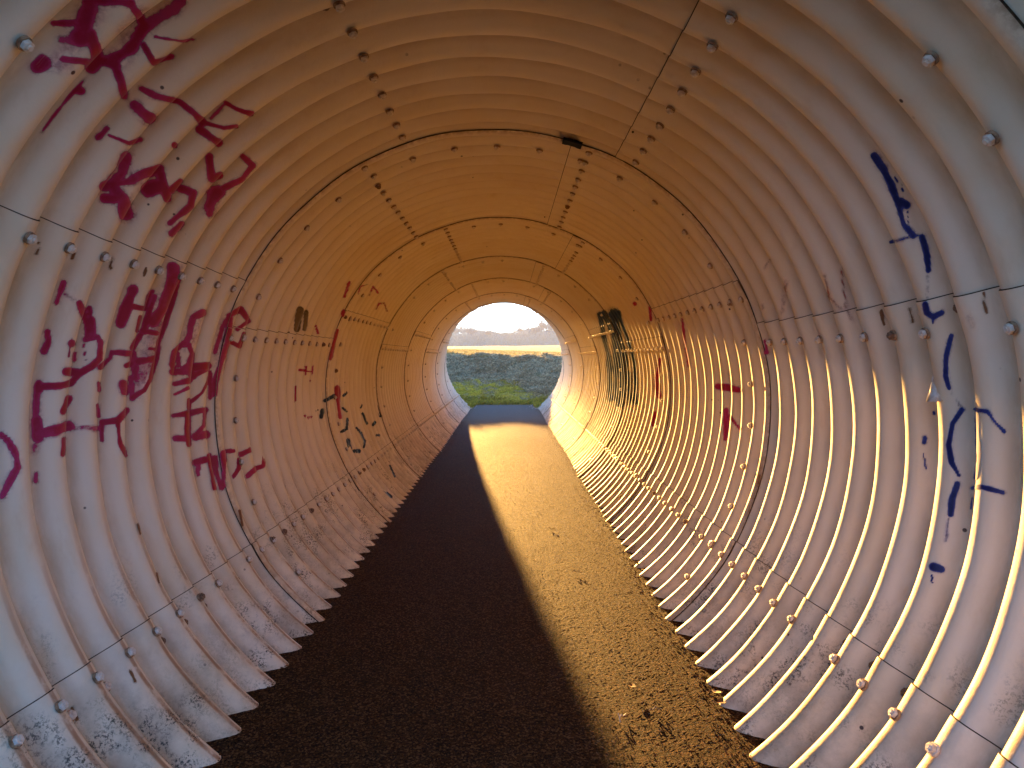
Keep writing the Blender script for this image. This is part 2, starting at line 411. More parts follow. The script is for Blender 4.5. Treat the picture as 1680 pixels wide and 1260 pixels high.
# ------------------------------------------------------------------ graffiti: paint skins on the corrugation
STROKES = {"scrawl":[[42.3,0.33,150,20,120,70,105,95],[36.8,0.35,230,30,200,90],[35.0,1,150,-5,141,30,132,58],[18.4,1,140,2,180,0,215,6],[14.7,1,215,8,228,25,236,42],[22.1,0.7,248,36,275,20,300,3],[18.4,1,236,42,218,74,185,100],[12.9,1,88,38,122,38],[16.6,0.55,100,64,150,72],[23.0,1,63,109,70,104],[12.0,0.8,104,96,142,101],[20.2,1,150,56,160,100,150,110],[15.6,1,160,98,190,107],[12.0,1,186,104,198,132,205,158],[8.3,1,235,73,253,103,281,93],[4.6,0.7,253,60,300,68,318,64],[2.8,1,150,114,110,165,62,223],[18.4,1,132,148,133,149],[11.0,1,233,146,255,157,295,167,315,183,332,200],[19.3,1,220,171,245,191],[11.0,1,175,212,161,226],[6.4,1,179,222,212,235,231,229],[6.4,1,330,206,338,202,367,210,388,207],[8.3,1,371,169,388,179,412,187],[7.4,0.6,371,169,346,194],[12.0,1,326,212,359,233],[7.4,1,286,238,288,240],[22.1,1,208,260,200,284,187,305,202,326,206,350],[14.7,1,172,306,212,297,239,282,262,277],[15.6,1,171,326,192,326],[20.2,1,243,311,264,305],[12.9,1,264,284,274,326],[10.1,1,282,311,295,297],[12.0,1,297,309,317,317,313,338,293,354,280,365],[12.0,1,282,383,297,367],[11.0,1,344,258,348,293,361,288],[10.1,1,398,256,414,272,398,293,367,309],[25.8,1,357,318,344,336],[11.0,1,344,350,345,340]],"letters":[[23.9,0.42,284,445,262,515,244,580,226,640],[20.2,0.4,318,520,306,570],[14.7,0.5,60,640,58,740],[20.2,0.4,372,530,362,600],[27.6,0.35,235,600,226,640],[9.2,1,105,463,98,483,93,497],[8.3,0.5,107,483,123,492],[11.0,1,130,497,137,513,143,538,143,555],[9.2,1,147,506,148,516],[18.4,1,148,526,150,551],[10.1,1,140,557,160,553,165,563,164,588,150,602,130,613,117,628,100,632,72,634],[12.9,1,63,632,64,638],[12.9,1,108,610,127,612],[15.6,1,117,562,117,563],[2.3,1,115,570,113,585],[2.3,1,137,563,140,590],[11.0,1,78,545,80,560,72,576],[7.4,1,123,580,122,590],[10.1,0.8,60,634,60,660,57,690],[22.1,1,62,690,62,718],[9.2,0.7,57,730,56,740],[18.4,1,73,710,103,703,115,700],[8.3,0.6,117,700,163,703],[8.3,1,105,720,103,745],[11.0,0.8,60,778,58,790],[11.0,1,113,655,103,675],[8.3,0.8,162,628,163,640],[7.4,0.8,160,665,162,682],[12.0,1,202,630,205,642],[9.2,1,168,693,193,690,208,673],[7.4,1,168,692,168,722],[6.4,1,193,692,197,727,207,747],[15.6,1,218,478,207,507,198,530],[8.3,1,217,502,240,507,243,487,250,478],[5.5,1,230,520,225,543],[22.1,1,283,440,280,470,267,507,250,527],[8.3,1,297,450,277,513,260,562,257,587,247,620],[12.0,1,253,487,240,527,237,543],[9.2,1,218,570,230,550],[11.0,0.85,218,580,223,620],[8.3,1,233,542,257,547],[6.4,1,246,572,256,573],[11.0,1,227,593,253,588],[8.3,1,182,578,215,580],[9.2,1,182,578,180,588,165,603],[7.4,1,207,600,216,597],[9.2,0.8,215,620,217,653],[8.3,1,248,620,237,640,217,652],[11.0,0.85,332,513,317,520,313,533,310,553,302,567],[9.2,1,302,563,285,578,282,597,288,612],[11.0,1,310,567,315,580,310,600,300,606],[8.3,1,292,580,293,600],[12.0,1,318,603,342,600],[12.0,1,284,610,310,609,317,616],[9.2,1,287,630,310,624],[6.4,0.8,287,647,308,637],[8.3,0.8,322,614,340,606],[5.5,1,315,658,332,644,341,626,345,610],[8.3,1,345,614,345,652],[8.3,1,284,682,310,678,338,673],[5.5,1,310,656,310,670],[8.3,1,308,682,308,712,310,729],[9.2,0.85,287,720,308,720],[7.4,1,336,675,334,698,324,712],[12.0,1,322,717,338,713],[8.3,1,375,518,395,507,408,527,390,540],[7.4,1,375,520,365,537,353,577],[10.1,1,377,523,375,553,368,580,357,612,353,628,352,647],[7.4,1,400,547,393,568,380,562]],"arc":[[14,0.9,0,713,13,723,25,745,28,767,18,787,3,815]],"word":[[10,1,320,759,336,754],[8,0.8,325,764,325,778],[7,1,343,747,348,775,352,801],[9,1,352,752,355,775,364,801],[9,1,367,743,367,775,367,797],[7,1,373,740,383,740],[6,1,392,754,392,768,383,782],[7,1,392,713,408,708],[6,1,411,710,421,708],[8,1,414,712,414,727],[8,1,395,745,411,738],[8,1,406,781,420,768,432,764,434,748,437,722,437,705],[7,1,428,708,442,705],[9,1,432,722,444,720],[9,1,439,755,453,750]],"faint":[[3,1,491,607,512,610],[2,1,514,600,509,626],[3,1,502,602,502,614],[2,1,486,633,484,659],[4,1,490,689,500,682],[4,1,503,687,510,684],[7,1,553,636,555,664,558,684],[4,1,522,547,518,535],[3,0.6,588,482,591,470,603,467],[4,0.6,606,484,612,470,620,480],[3,0.6,617,507,622,498,630,497,635,510],[4,1,565,487,573,463],[6,1,562,517,564,510],[5,1,553,542,547,565,542,589]],"far_dark":[[3,1,564,649,573,640,582,642,589,654],[3,1,598,644,604,639,611,643],[3,1,595,662,592,669],[4,1,562,669,569,675],[4,1,570,687,569,704,561,708],[6,1,571,722,578,753],[6,1,581,740,589,740],[4,1,595,678,602,695],[3,1,585,702,593,711,599,724,597,734],[4,1,612,697,615,693],[4,1,618,714,622,714],[4,1,618,667,624,682],[5,1,529,673,527,684],[6,1,533,657,547,650],[9,1,573,787,584,804],[4,1,604,764,615,789,642,815],[3,1,640,764,648,782]],"bars":[[9,1,984,517,991,551,999,584,1001,631,1001,654],[14,1,1007,515,1016,555,1022,593,1022,641,1018,662],[7,1,1014,513,1029,555,1041,593,1043,631,1041,660],[9,1,991,515,1007,550,1010,593,1010,654],[8,1,1031,612,1033,656]],"rstrokes":[[6,1,1083,590,1077,622,1081,650],[5,1,1075,677,1071,698],[4,1,1066,504,1068,525],[5,1,1041,498,1042,499],[4,0.7,1119,523,1129,601],[9,1,1178,633,1213,640],[8,0.8,1192,673,1190,720],[4,1,1197,683,1213,703],[7,1,1253,560,1257,580]],"pink":[[5,0.45,1353,453,1360,487,1380,507],[4,0.55,1380,440,1387,497,1400,530],[6,0.35,1290,463,1283,513],[4,0.4,1263,427,1255,440],[5,0.4,1250,500,1252,506],[9,0.25,1590,520,1596,534]],"blue":[[13.3,1,1433,256,1450,278,1462,301,1474,337],[10.4,1,1474,337,1483,368,1498,386],[13.3,1,1478,330,1487,337],[2.8,1,1489,347,1490,365],[2.8,1,1468,291,1479,304,1482,316],[5.7,0.7,1462,397,1495,388,1507,386],[9.5,1,1513,389,1521,416,1523,444],[4.8,0.4,1522,449,1521,489],[9.5,1,1518,499,1521,513,1531,520,1545,513],[2.4,1,1530,523,1531,530],[7.6,1,1561,551,1552,584,1551,616,1557,637],[2.8,0.4,1557,637,1575,666],[7.6,1,1578,673,1563,694,1556,730,1561,759,1573,780],[6.6,0.85,1602,673,1604,723,1606,751,1600,784],[6.6,0.9,1599,671,1620,676,1634,694,1648,708],[7.6,0.85,1595,801,1606,798,1646,808],[2.8,1,1594,812,1594,835],[11.4,1,1570,794,1563,816,1559,844],[6.6,0.5,1556,851,1552,887],[13.3,1,1531,930,1545,934],[2.8,1,1529,944,1529,956],[7.6,1,1518,719,1516,726],[2.8,1,1515,744,1519,769],[5.7,1,1532,676,1533,679]],"rust":[[5,0.9,183,424,181,440],[5,0.9,122,408,119,424],[5,0.9,64,398,60,416],[4,0.8,240,440,236,452],[5,0.8,1493,505,1497,528],[5,0.8,1446,510,1450,532],[6,0.7,1613,480,1618,512],[5,0.8,214,1100,222,1118],[6,0.9,118,1160,126,1180],[4,0.8,393,838,398,862],[7,0.35,1250,745,1243,800,1225,850],[3,0.9,226,860,230,876],[3,0.9,257,940,261,956]],"stain":[[10,0.8,493,508,489,522,487,540],[8,0.8,503,512,502,527,500,540]]}
SPRAY_PITCH, SPRAY_YAW = math.atan(43/1153), math.atan(8/1153)
def seen_from_stand(Pt):
    """direction of a wall point as seen by somebody standing on the path at the origin (grid of 1153 units per unit tangent)"""
    x = Pt[..., 0]*math.cos(SPRAY_YAW)-Pt[..., 1]*math.sin(SPRAY_YAW); z = Pt[..., 0]*math.sin(SPRAY_YAW)+Pt[..., 1]*math.cos(SPRAY_YAW)
    h = Pt[..., 2]-EYE; u = h*math.cos(SPRAY_PITCH)+z*math.sin(SPRAY_PITCH); w = z*math.cos(SPRAY_PITCH)-h*math.sin(SPRAY_PITCH)
    return 840+1153*x/w, 630-1153*u/w
def aim(u, v):
    a = (u-840)/1153; b = -(v-630)/1153
    H = b*math.cos(SPRAY_PITCH)-math.sin(SPRAY_PITCH); zz = math.cos(SPRAY_PITCH)+b*math.sin(SPRAY_PITCH)
    X = a*math.cos(SPRAY_YAW)+zz*math.sin(SPRAY_YAW); Z = -a*math.sin(SPRAY_YAW)+zz*math.cos(SPRAY_YAW)
    A_ = X*X+H*H; B_ = -X*CXX-H*(CZZ-EYE); C_ = CXX**2+(CZZ-EYE)**2-R*R
    t = (-B_+math.sqrt(B_*B_-A_*C_))/A_
    return math.atan2(H*t+EYE-CZZ, X*t-CXX), Z*t
def clusters(strokes):
    n = len(strokes); par = list(range(n))
    def f(i):
        while par[i] != i: i = par[i]
        return i
    P_ = []
    for s_ in strokes:
        q = [(s_[k], s_[k+1]) for k in range(2, len(s_), 2)]; out = []
        for a, b in zip(q[:-1], q[1:]):
            m = max(1, int(math.hypot(b[0]-a[0], b[1]-a[1])/4))
            out += [(a[0]+(b[0]-a[0])*i/m, a[1]+(b[1]-a[1])*i/m) for i in range(m)]
        P_.append(np.array(out+[q[-1]], float))
    for i in range(n):
        for j in range(i):
            d = np.hypot(P_[i][:, None, 0]-P_[j][None, :, 0], P_[i][:, None, 1]-P_[j][None, :, 1]).min()
            if d < (strokes[i][0]+strokes[j][0])*.5+1: par[f(i)] = f(j)
    g = {}
    for i in range(n): g.setdefault(f(i), []).append(strokes[i])
    return list(g.values())
def skin(key, mat, label, soft=.35, lift=.0016, res=.0065):
    for cl in clusters(STROKES[key]): skin_one(cl, mat, label, soft, lift, res)
def skin_one(strokes, mat, label, soft, lift, res):
    hits = []
    for s_ in strokes:
        for k in range(2, len(s_), 2):
            for dx, dy in ((-1, -1), (1, -1), (-1, 1), (1, 1)): hits.append(aim(s_[k]+dx*s_[0]*.8, s_[k+1]+dy*s_[0]*.8))
    t = np.array([h[0] for h in hits]); yv = np.array([h[1] for h in hits])
    if t.max()-t.min() > PI: t = np.where(t < 0, t+2*PI, t)
    tmin, tmax = t.min()-.01, t.max()+.01; ymin, ymax = yv.min()-.12, yv.max()+.12
    nt = int((tmax-tmin)/(res*1.1/R))+2; ny = int((ymax-ymin)/res)+2
    T, Y = np.meshgrid(np.linspace(tmin, tmax, nt), np.linspace(ymin, ymax, ny), indexing='ij')
    offs = np.zeros_like(Y)                      # sit just proud of whichever plate is innermost here
    for rg in RINGS[:-1]: offs = np.maximum(offs, np.where(Y >= rg, RING_OFF*ss(1-(Y-rg)/.14), 0))
    deg = (np.degrees(T)+114) % 360-114
    par = (np.searchsorted(np.array(RINGS), Y, side='right')-1) % 2
    for p_, sm in ((0, SEAM_A), (1, SEAM_B)):
        for k, s_ in enumerate(sm):
            dd = (s_-deg) if k < 3 else (deg-s_)
            offs = np.where((par == p_) & (dd > 0) & (dd < 6), offs+SEAM_OFF*ss(1-dd/6), offs)
    V = P3(T, Y, wall_r(T, Y)-offs-lift)
    PX, PY = seen_from_stand(V)
    A = np.zeros_like(PX)
    for s_ in strokes:
        hw = s_[0]/2; op = s_[1]; q = [(s_[k], s_[k+1]) for k in range(2, len(s_), 2)]
        for (ax, ay), (bx, by) in zip(q[:-1], q[1:]):
            dx, dy = bx-ax, by-ay; L2 = dx*dx+dy*dy
            m = (PX > min(ax, bx)-2.2*hw-2) & (PX < max(ax, bx)+2.2*hw+2) & (PY > min(ay, by)-2.2*hw-2) & (PY < max(ay, by)+2.2*hw+2)
            if not m.any(): continue
            px, py = PX[m], PY[m]; u = np.clip(((px-ax)*dx+(py-ay)*dy)/L2, 0, 1) if L2 > 0 else 0
            wob = 1+.75*(vnoise(px*.045, py*.045, 71)-.45)
            d = np.hypot(px-ax-u*dx, py-ay-u*dy)/hw/wob
            A[m] = np.maximum(A[m], np.maximum(op*(1-ss((d-(1-soft))/(soft*2.0))), .075*op*ss((2.4-d)/1.8)))
    use = A > .01
    q = use[:-1, :-1] | use[1:, :-1] | use[:-1, 1:] | use[1:, 1:]
    idx = np.arange(nt*ny).reshape(nt, ny)
    F = np.stack([idx[:-1, :-1], idx[:-1, 1:], idx[1:, 1:], idx[1:, :-1]], -1)[q]
    if len(F) == 0: return
    used, inv = np.unique(F, return_inverse=True)
    o = mesh_obj('graffiti', V.reshape(-1, 3)[used], inv.reshape(F.shape)[:, ::-1], mat, smooth=True)
    fattr(o.data, 'spray', A.reshape(-1)[used]); part(o); o['label'] = label
skin('scrawl', M['red'], 'dark red spray scrawl high on the left wall', .65, res=.0048)
skin('letters', M['red'], 'big red sprayed letters running down the left wall', .5, res=.0048)
skin('arc', M['red'], 'magenta sprayed arc at the left edge', .6)
skin('word', M['red'], 'small red sprayed word low on the left wall', .3)
skin('faint', M['red'], 'thin red marks farther along the left wall', .3, res=.009)
skin('far_dark', M['navy'], 'small dark sprayed strokes low on the far left wall', .3, res=.009)
skin('bars', M['navy'], 'tall blue black sprayed block on the far right wall', .8, res=.008)
skin('rstrokes', M['red'], 'red sprayed dashes on the far right wall', .4, res=.009)
skin('pink', M['pink'], 'faded pink paint traces on the upper right wall', .8)
skin('blue', M['blue'], 'navy blue sprayed loops and drips on the near right wall', .5, res=.0036)
skin('rust', M['rustrun'], 'rust run below a bolt', .6, res=.005)
skin('stain', M['brown'], 'two brown oval stains on the left wall', .2)

# ------------------------------------------------------------------ path
def make_path():
    xs = np.arange(-1.28, 1.2, .0085)
    ys = [-6.0]
    while ys[-1] < 2.1: ys.append(ys[-1]+.09)
    while ys[-1] < 22.6: ys.append(ys[-1]+max(.0075, .0075*ys[-1]/2.4))
    ys = np.array(ys)
    X, Y = np.meshgrid(xs, ys, indexing='ij')
    near = np.clip(1-(Y-2)/16, .75, 1)
    h = .007*(vnoise(X*2+9, Y*1.2, 1)-.5)+.0012*(vnoise(X*9, Y*9, 2)-.5)+.0007*(vnoise(X*28, Y*28, 3)-.5)
    g = vnoise(X*62, Y*62, 4); g2 = vnoise(X*120, Y*120, 5); g3 = vnoise(X*33, Y*33, 8)
    h += .0014*np.clip(g-.5, 0, 1)*near+.0022*(g2-.5)*near+.0012*np.clip(g3-.66, 0, 1)*near
    edge = np.minimum(X+1.12, .96-X)              # heaped grit towards the walls
    h += .009*ss(1-edge/.14)*(.6+.4*vnoise(X*7, Y*5, 6))
    rag = (Y > 22.0+.45*vnoise(X*3.1, Y*0, 12)) | ((Y > 20.2) & (np.abs(X+.10) > .88+.16*vnoise(X*0+3, Y*2.6, 13)))
    h = np.where(rag, h-.16, h)
    h = np.where(Y > 21.2, h-.5*np.clip((np.abs(X+.10)-1.02)*1.5, 0, .3), h)
    V = np.stack([X, Y, h-.004], -1).reshape(-1, 3)
    idx = np.arange(X.size).reshape(X.shape)
    F = np.stack([idx[:-1, :-1], idx[1:, :-1], idx[1:, 1:], idx[:-1, 1:]], -1).reshape(-1, 4)
    o = mesh_obj('path', V, F, M['floor'], smooth=False); tag(o, 'gritty brown asphalt path through the tunnel', None, None, 'structure')
make_path()

# ------------------------------------------------------------------ terrain beyond the exit
toe_f = lambda x: 28.2-3.3*np.clip(x+.1, 0, 1.55)
def ground_h(x, y):
    toe = toe_f(x)-.25*np.sin(x*1.3)
    rise = .12*np.clip(y-23.0, 0, 8)
    t = ss((y-toe)/(32.2-toe-.6*np.clip(x, -2, 3)*.6))
    crest = 1.50-.035*np.clip(x, -3, 3)+.02*np.sin(x*.9)
    h = np.where(y < toe, np.minimum(rise, .5), 0)
    base_toe = np.minimum(.12*np.clip(toe-23.0, 0, 8), .5)
    h = np.where(y >= toe, base_toe+(crest-base_toe)*t, h)
    far = np.clip(y-32, 0, None)
    h = np.where(y > 30, h+far*.0195*(1-np.exp(-far/12))*(1+.0016*x*np.clip(far/300, 0, 1)*4), h)
    side = np.clip(np.abs(x+.1)-1.15, 0, 2.5)
    h = h+np.where(y < 26, .16*side*ss((26-y)/3), 0)
    return h
def lumps(x, y):
    m = ss((y-22.6)/1.5)*ss((70-y)/30)
    hi = 1-.55*ss((y-32.5)/2)
    sk = x*.9+y*.5                              # rolls lie obliquely on the bank
    return m*hi*(.30*(vnoise(sk*1.6, (y-x*.4)*3.0, 21)-.5)+.16*(vnoise(x*3.4, y*5.5, 22)-.5)+.06*(vnoise(x*8, y*12, 23)-.5)+.03*(vnoise(x*20, y*26, 24)-.5))
def terrain(xs, ys, name, mat):
    X, Y = np.meshgrid(xs, ys, indexing='ij')
    Z = ground_h(X, Y)+lumps(X, Y)*np.where(np.abs(X) < 14, 1, .6)
    flat = (np.abs(X+.1) < 1.3) & (Y < 22.9)
    Z = np.where(flat, np.minimum(Z, -.03), Z)
    Z = np.where(Y < 22.0, np.where(np.abs(X+.08) < 1.25, -.12, Z), Z)
    V = np.stack([X, Y, Z], -1).reshape(-1, 3); idx = np.arange(X.size).reshape(X.shape)
    F = np.stack([idx[:-1, :-1], idx[1:, :-1], idx[1:, 1:], idx[:-1, 1:]], -1).reshape(-1, 4)
    return mesh_obj(name, V, F, mat, smooth=True)
def m_ground():
    s = N('rough_winter_grass'); p = s.pos(); sep = s.n('ShaderNodeSeparateXYZ'); s.l(p, sep.inputs[0])
    x, y = sep.outputs[0], sep.outputs[1]
    a = s.noise(2.2, 6, .65); b = s.noise(26, 5, .7, s.scaled((1, .45, 1)))
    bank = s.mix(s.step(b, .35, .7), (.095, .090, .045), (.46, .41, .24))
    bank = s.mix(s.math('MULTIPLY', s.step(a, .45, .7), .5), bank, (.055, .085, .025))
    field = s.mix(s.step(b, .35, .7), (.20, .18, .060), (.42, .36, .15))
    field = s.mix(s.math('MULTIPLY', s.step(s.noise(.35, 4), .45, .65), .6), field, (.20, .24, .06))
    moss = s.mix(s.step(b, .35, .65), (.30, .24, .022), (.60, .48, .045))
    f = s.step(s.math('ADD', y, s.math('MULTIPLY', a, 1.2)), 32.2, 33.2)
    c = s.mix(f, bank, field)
    # mossy flat patch at the end of the path
    mm = s.math('MULTIPLY', s.step(s.math('ADD', y, s.math('MULTIPLY', a, 1.6)), 23.6, 24.8), s.step(s.math('ADD', s.math('ADD', y, s.math('MULTIPLY', a, 1.5)), s.math('MULTIPLY', s.math('MAXIMUM', x, -.1), 3.3)), 29.4, 28.4))
    mm = s.math('MULTIPLY', mm, s.step(s.noise(1.6, 5, .7), .38, .56))
    c = s.mix(mm, c, moss)
    s.color(c); s.rough(.95); s.b.inputs['Specular IOR Level'].default_value = .15
    s.bump(b, .05, .8)
    return s.m
M['ground'] = m_ground()
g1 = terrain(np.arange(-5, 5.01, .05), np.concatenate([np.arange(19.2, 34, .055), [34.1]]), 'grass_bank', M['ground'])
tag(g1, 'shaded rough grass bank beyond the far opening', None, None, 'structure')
ysf = np.concatenate([np.geomspace(34.0, 420, 150)])
xf = np.concatenate([-np.geomspace(1, 260, 60)[::-1], np.linspace(-.9, .9, 20), np.geomspace(1, 260, 60)])
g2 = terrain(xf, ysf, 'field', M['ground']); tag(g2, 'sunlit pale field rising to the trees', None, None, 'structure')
for sx, nm in ((-1, 'ground'), (1, 'ground')):
    xs = np.concatenate([np.geomspace(5, 260, 40)])*sx
    if sx < 0: xs = xs[::-1]
    g = terrain(xs, np.arange(19.2, 34.4, .3), nm, M['ground']); tag(g, 'rough grass beside the tunnel mouth', None, None, 'structure')
# wide base sheet so the ground reaches everywhere round and under the tunnel
o = mesh_obj('ground', [(-262, -61, -.35), (262, -61, -.35), (262, 425, -.35), (-262, 425, -.35)], [(0, 1, 2, 3)], M['ground'])
tag(o, 'flat grass ground around the embankment', None, None, 'structure')
# ground outside the near mouth, with an added unseen bank blocking low sky
xs = np.linspace(-30, 30, 60); ys = np.linspace(-60, 1.0, 70)
X, Y = np.meshgrid(xs, ys, indexing='ij'); V = np.stack([X, Y, -.06+.05*vnoise(X*2, Y*2, 31)*(np.abs(X) > 1.6)+4.0*ss((-5.5-Y+.4*vnoise(X*.5, Y*.5, 33))/6)*ss((np.abs(X)*.02+1))], -1).reshape(-1, 3)
idx = np.arange(X.size).reshape(X.shape); F = np.stack([idx[:-1, :-1], idx[1:, :-1], idx[1:, 1:], idx[:-1, 1:]], -1).reshape(-1, 4)
M['earth'] = simple('low_bounce_earth', (.045, .030, .018), .95, .1, noise=4, c2=(.080, .058, .030))  # kept dark so less light bounces into the vault
o = mesh_obj('ground', V, F, M['earth'], smooth=True); tag(o, 'unseen earth ground outside the near mouth, with a bank added to block low sky', None, None, 'structure')
# embankment that the pipe runs through
def embankment():
    V, F = [], []
    TOP = 4.3; nth = 72
    rads = [R+.012, R+.15, R+.5, 2.9, 4, 6, 9, 14, 30, 80]
    def ring_pts(yf):
        out = []
        for rr in rads:
            row = []
            for k in range(nth):
                th = 2*PI*k/nth; x = CXX+rr*math.cos(th); hh = rr*math.sin(th)
                z = min(max(CZZ+hh, -.4), TOP); row.append((x, yf(z-CZZ), z))
            out.append(row)
        return out
    for yf, flip in ((lambda h: EXIT0-EXITK*h, False), (lambda h: ENT0+ENTK*h, True)):
        rows = ring_pts(yf); b = len(V)
        for row in rows: V.extend(row)
        for i in range(len(rads)-1):
            for k in range(nth):
                f = (b+i*nth+k, b+i*nth+(k+1) % nth, b+(i+1)*nth+(k+1) % nth, b+(i+1)*nth+k)
                F.append(f if flip else f[::-1])
    b = len(V); y0 = ENT0+ENTK*(TOP-CZZ); y1 = EXIT0-EXITK*(TOP-CZZ)
    V.extend([(-80, y0, TOP+.002), (80, y0, TOP+.002), (80, y1, TOP+.002), (-80, y1, TOP+.002)]); F.append((b, b+1, b+2, b+3))
    o = mesh_obj('embankment', V, F, M['ground']); tag(o, 'grass embankment over the pipe', None, None, 'structure')
embankment()

# ------------------------------------------------------------------ grass blades
def blades(name, n, xr, yr, hmin, hmax, wmin, mat, label, cond=None, seed=3, lean=.8, patch=None):
    g = np.random.default_rng(seed)
    x = g.uniform(*xr, n); y = g.uniform(*yr, n)
    keep = np.ones(n, bool)
    if cond is not None: keep &= cond(x, y)
    if patch: keep &= vnoise(x*patch, y*patch, seed) > g.uniform(.1, .8, n)
    x, y = x[keep], y[keep]; n = len(x)
    z = ground_h(x, y)+lumps(x, y)
    h = g.uniform(hmin, hmax, n); a = g.uniform(0, 2*PI, n); w = wmin*g.uniform(.7, 1.5, n)
    lx = g.normal(0, lean, n)*h+.25*h; ly = g.normal(-.2, lean, n)*h
    ca, sa = np.cos(a)*w, np.sin(a)*w
    A = np.stack([x-ca, y-sa, z-.01], -1); B = np.stack([x+ca, y+sa, z-.01], -1)
    Cc = np.stack([x+lx*.45+ca*.7, y+ly*.45+sa*.7, z+h*.7], -1); D = np.stack([x+lx, y+ly, z+h*(.75+.25*g.random(n))], -1)
    V = np.stack([A, B, Cc, D], 1).reshape(-1, 3); i = np.arange(n)*4
    F = np.stack([i, i+1, i+2, i+3], -1)
    o = mesh_obj(name, V, F, mat); tag(o, label, None, None, 'stuff')
    fattr(o.data, 'vary', np.repeat(g.random(n), 4))
def m_blade(name, c1, c2):
    s = N(name); s.color(s.mix(s.attr('vary'), c1, c2)); s.rough(.8); s.b.inputs['Specular IOR Level'].default_value = .2
    tr = s.n('ShaderNodeBsdfTranslucent'); s.l(s.t.nodes['Mix'].outputs[2] if 'Mix' in s.t.nodes else s.b.outputs[0], tr.inputs[0])
    mx = s.n('ShaderNodeMixShader'); mx.inputs[0].default_value = .35
    s.l(s.b.outputs[0], mx.inputs[1]); s.l(tr.outputs[0], mx.inputs[2]); s.l(mx.outputs[0], s.out.inputs[0])
    return s.m
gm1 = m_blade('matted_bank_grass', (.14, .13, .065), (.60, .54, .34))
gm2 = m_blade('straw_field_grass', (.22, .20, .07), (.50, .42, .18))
gm3 = m_blade('green_grass', (.14, .14, .018), (.46, .40, .05))
offp = lambda x, y: ~((np.abs(x+.12) < 1.05) & (y < 22.9)) & (np.hypot(x-CXX, 0) > 0)
blades('grass', 90000, (-3.4, 3.4), (23, 32.8), .04, .13, .006, gm1, 'matted grey green grass on the shaded bank', lambda x, y: (y > toe_f(x)-.6), 5, .9, 1.6)
blades('grass', 26000, (-3.2, 3.2), (22.9, 28.5), .02, .06, .005, gm3, 'short bright mossy grass at the end of the path', lambda x, y: (y < toe_f(x)+.3), 6, .6, 1.2)
blades('grass', 6000, (-2.2, 2.2), (20.6, 23.6), .05, .16, .006, gm3, 'green tufts at the foot of the tunnel mouth', lambda x, y: (np.abs(x+.10) > .93) & (np.abs(x+.1) < 1.9) | (y > 22.3), 7, .6)
blades('grass', 60000, (-6, 6), (31.9, 62), .05, .16, .010, gm2, 'pale straw grass on the sunlit field', None, 8, .7)

# ------------------------------------------------------------------ bare winter trees far off
bark = simple('bark', (.16, .15, .12), .9, .1)
twig = simple('twigs', (.30, .28, .20), .9, .1)  # lightened: part of the distant haze is put into the colour
def tube(V, F, p, q, r0, r1, n=4):
    p, q = np.array(p), np.array(q); d = q-p; L = np.linalg.norm(d)+1e-9; d = d/L
    u = np.cross(d, (0, 0, 1.) if abs(d[2]) < .9 else (1., 0, 0)); u /= np.linalg.norm(u); v = np.cross(d, u); b = len(V)
    for (c, r) in ((p, r0), (q, r1)):
        for k in range(n):
            a = 2*PI*k/n; V.append(c+(u*math.cos(a)+v*math.sin(a))*r)
    for k in range(n): F.append((b+k, b+(k+1) % n, b+n+(k+1) % n, b+n+k))
def tree_meshes(seed, spread):
    rr = random.Random(seed); TV, TF, CV, CF = [], [], [], []
    p = np.array([0, 0, -.5]); top = np.array([rr.uniform(-.4, .4), rr.uniform(-.4, .4), 3.2])
    tube(TV, TF, p, top, .42, .30, 7)
    def grow(p, d, L, r, lv):
        q = p+d*L
        if lv == 0: tube(TV, TF, p, q, r, r*.6, 5)
        else: tube(CV, CF, p, q, r, r*.55, 3)
        if lv >= 4: return
        for _ in range((3, 4, 4, 4)[lv]):
            nd = d+np.array([rr.gauss(0, spread), rr.gauss(0, spread), rr.gauss(.12, .35)]); nd /= np.linalg.norm(nd)
            st = p+(q-p)*rr.uniform(.55, 1)
            grow(st, nd, L*rr.uniform(.55, .8), r*.52, lv+1)
    for k in range(5):
        a = 2*PI*k/5+rr.uniform(-.4, .4); d = np.array([math.cos(a)*spread, math.sin(a)*spread, 1.0]); d /= np.linalg.norm(d)
        grow(top*(1 if k < 3 else .8), d, rr.uniform(2.3, 3.2), .20, 0)
    pts = [np.array(v) for v in CV]
    for _ in range(5200):
        p = pts[rr.randrange(len(pts))]; d = np.array([rr.gauss(0, .6), rr.gauss(0, .6), rr.gauss(.2, .5)]); w = rr.uniform(.03, .075); b = len(CV)
        a = rr.uniform(0, 2*PI); o_ = np.array([math.cos(a)*w, math.sin(a)*w, 0]); CV += [p-o_, p+o_, p+d*rr.uniform(.7, 1.5)]; CF.append((b, b+1, b+2))
    t = mesh_obj('trunk', TV, TF, bark); c = mesh_obj('crown', CV, CF, twig)
    mt, mc = t.data, c.data; bpy.data.objects.remove(t); bpy.data.objects.remove(c)
    return mt, mc
TM = [tree_meshes(41, .55), tree_meshes(42, .75), tree_meshes(43, .40)]
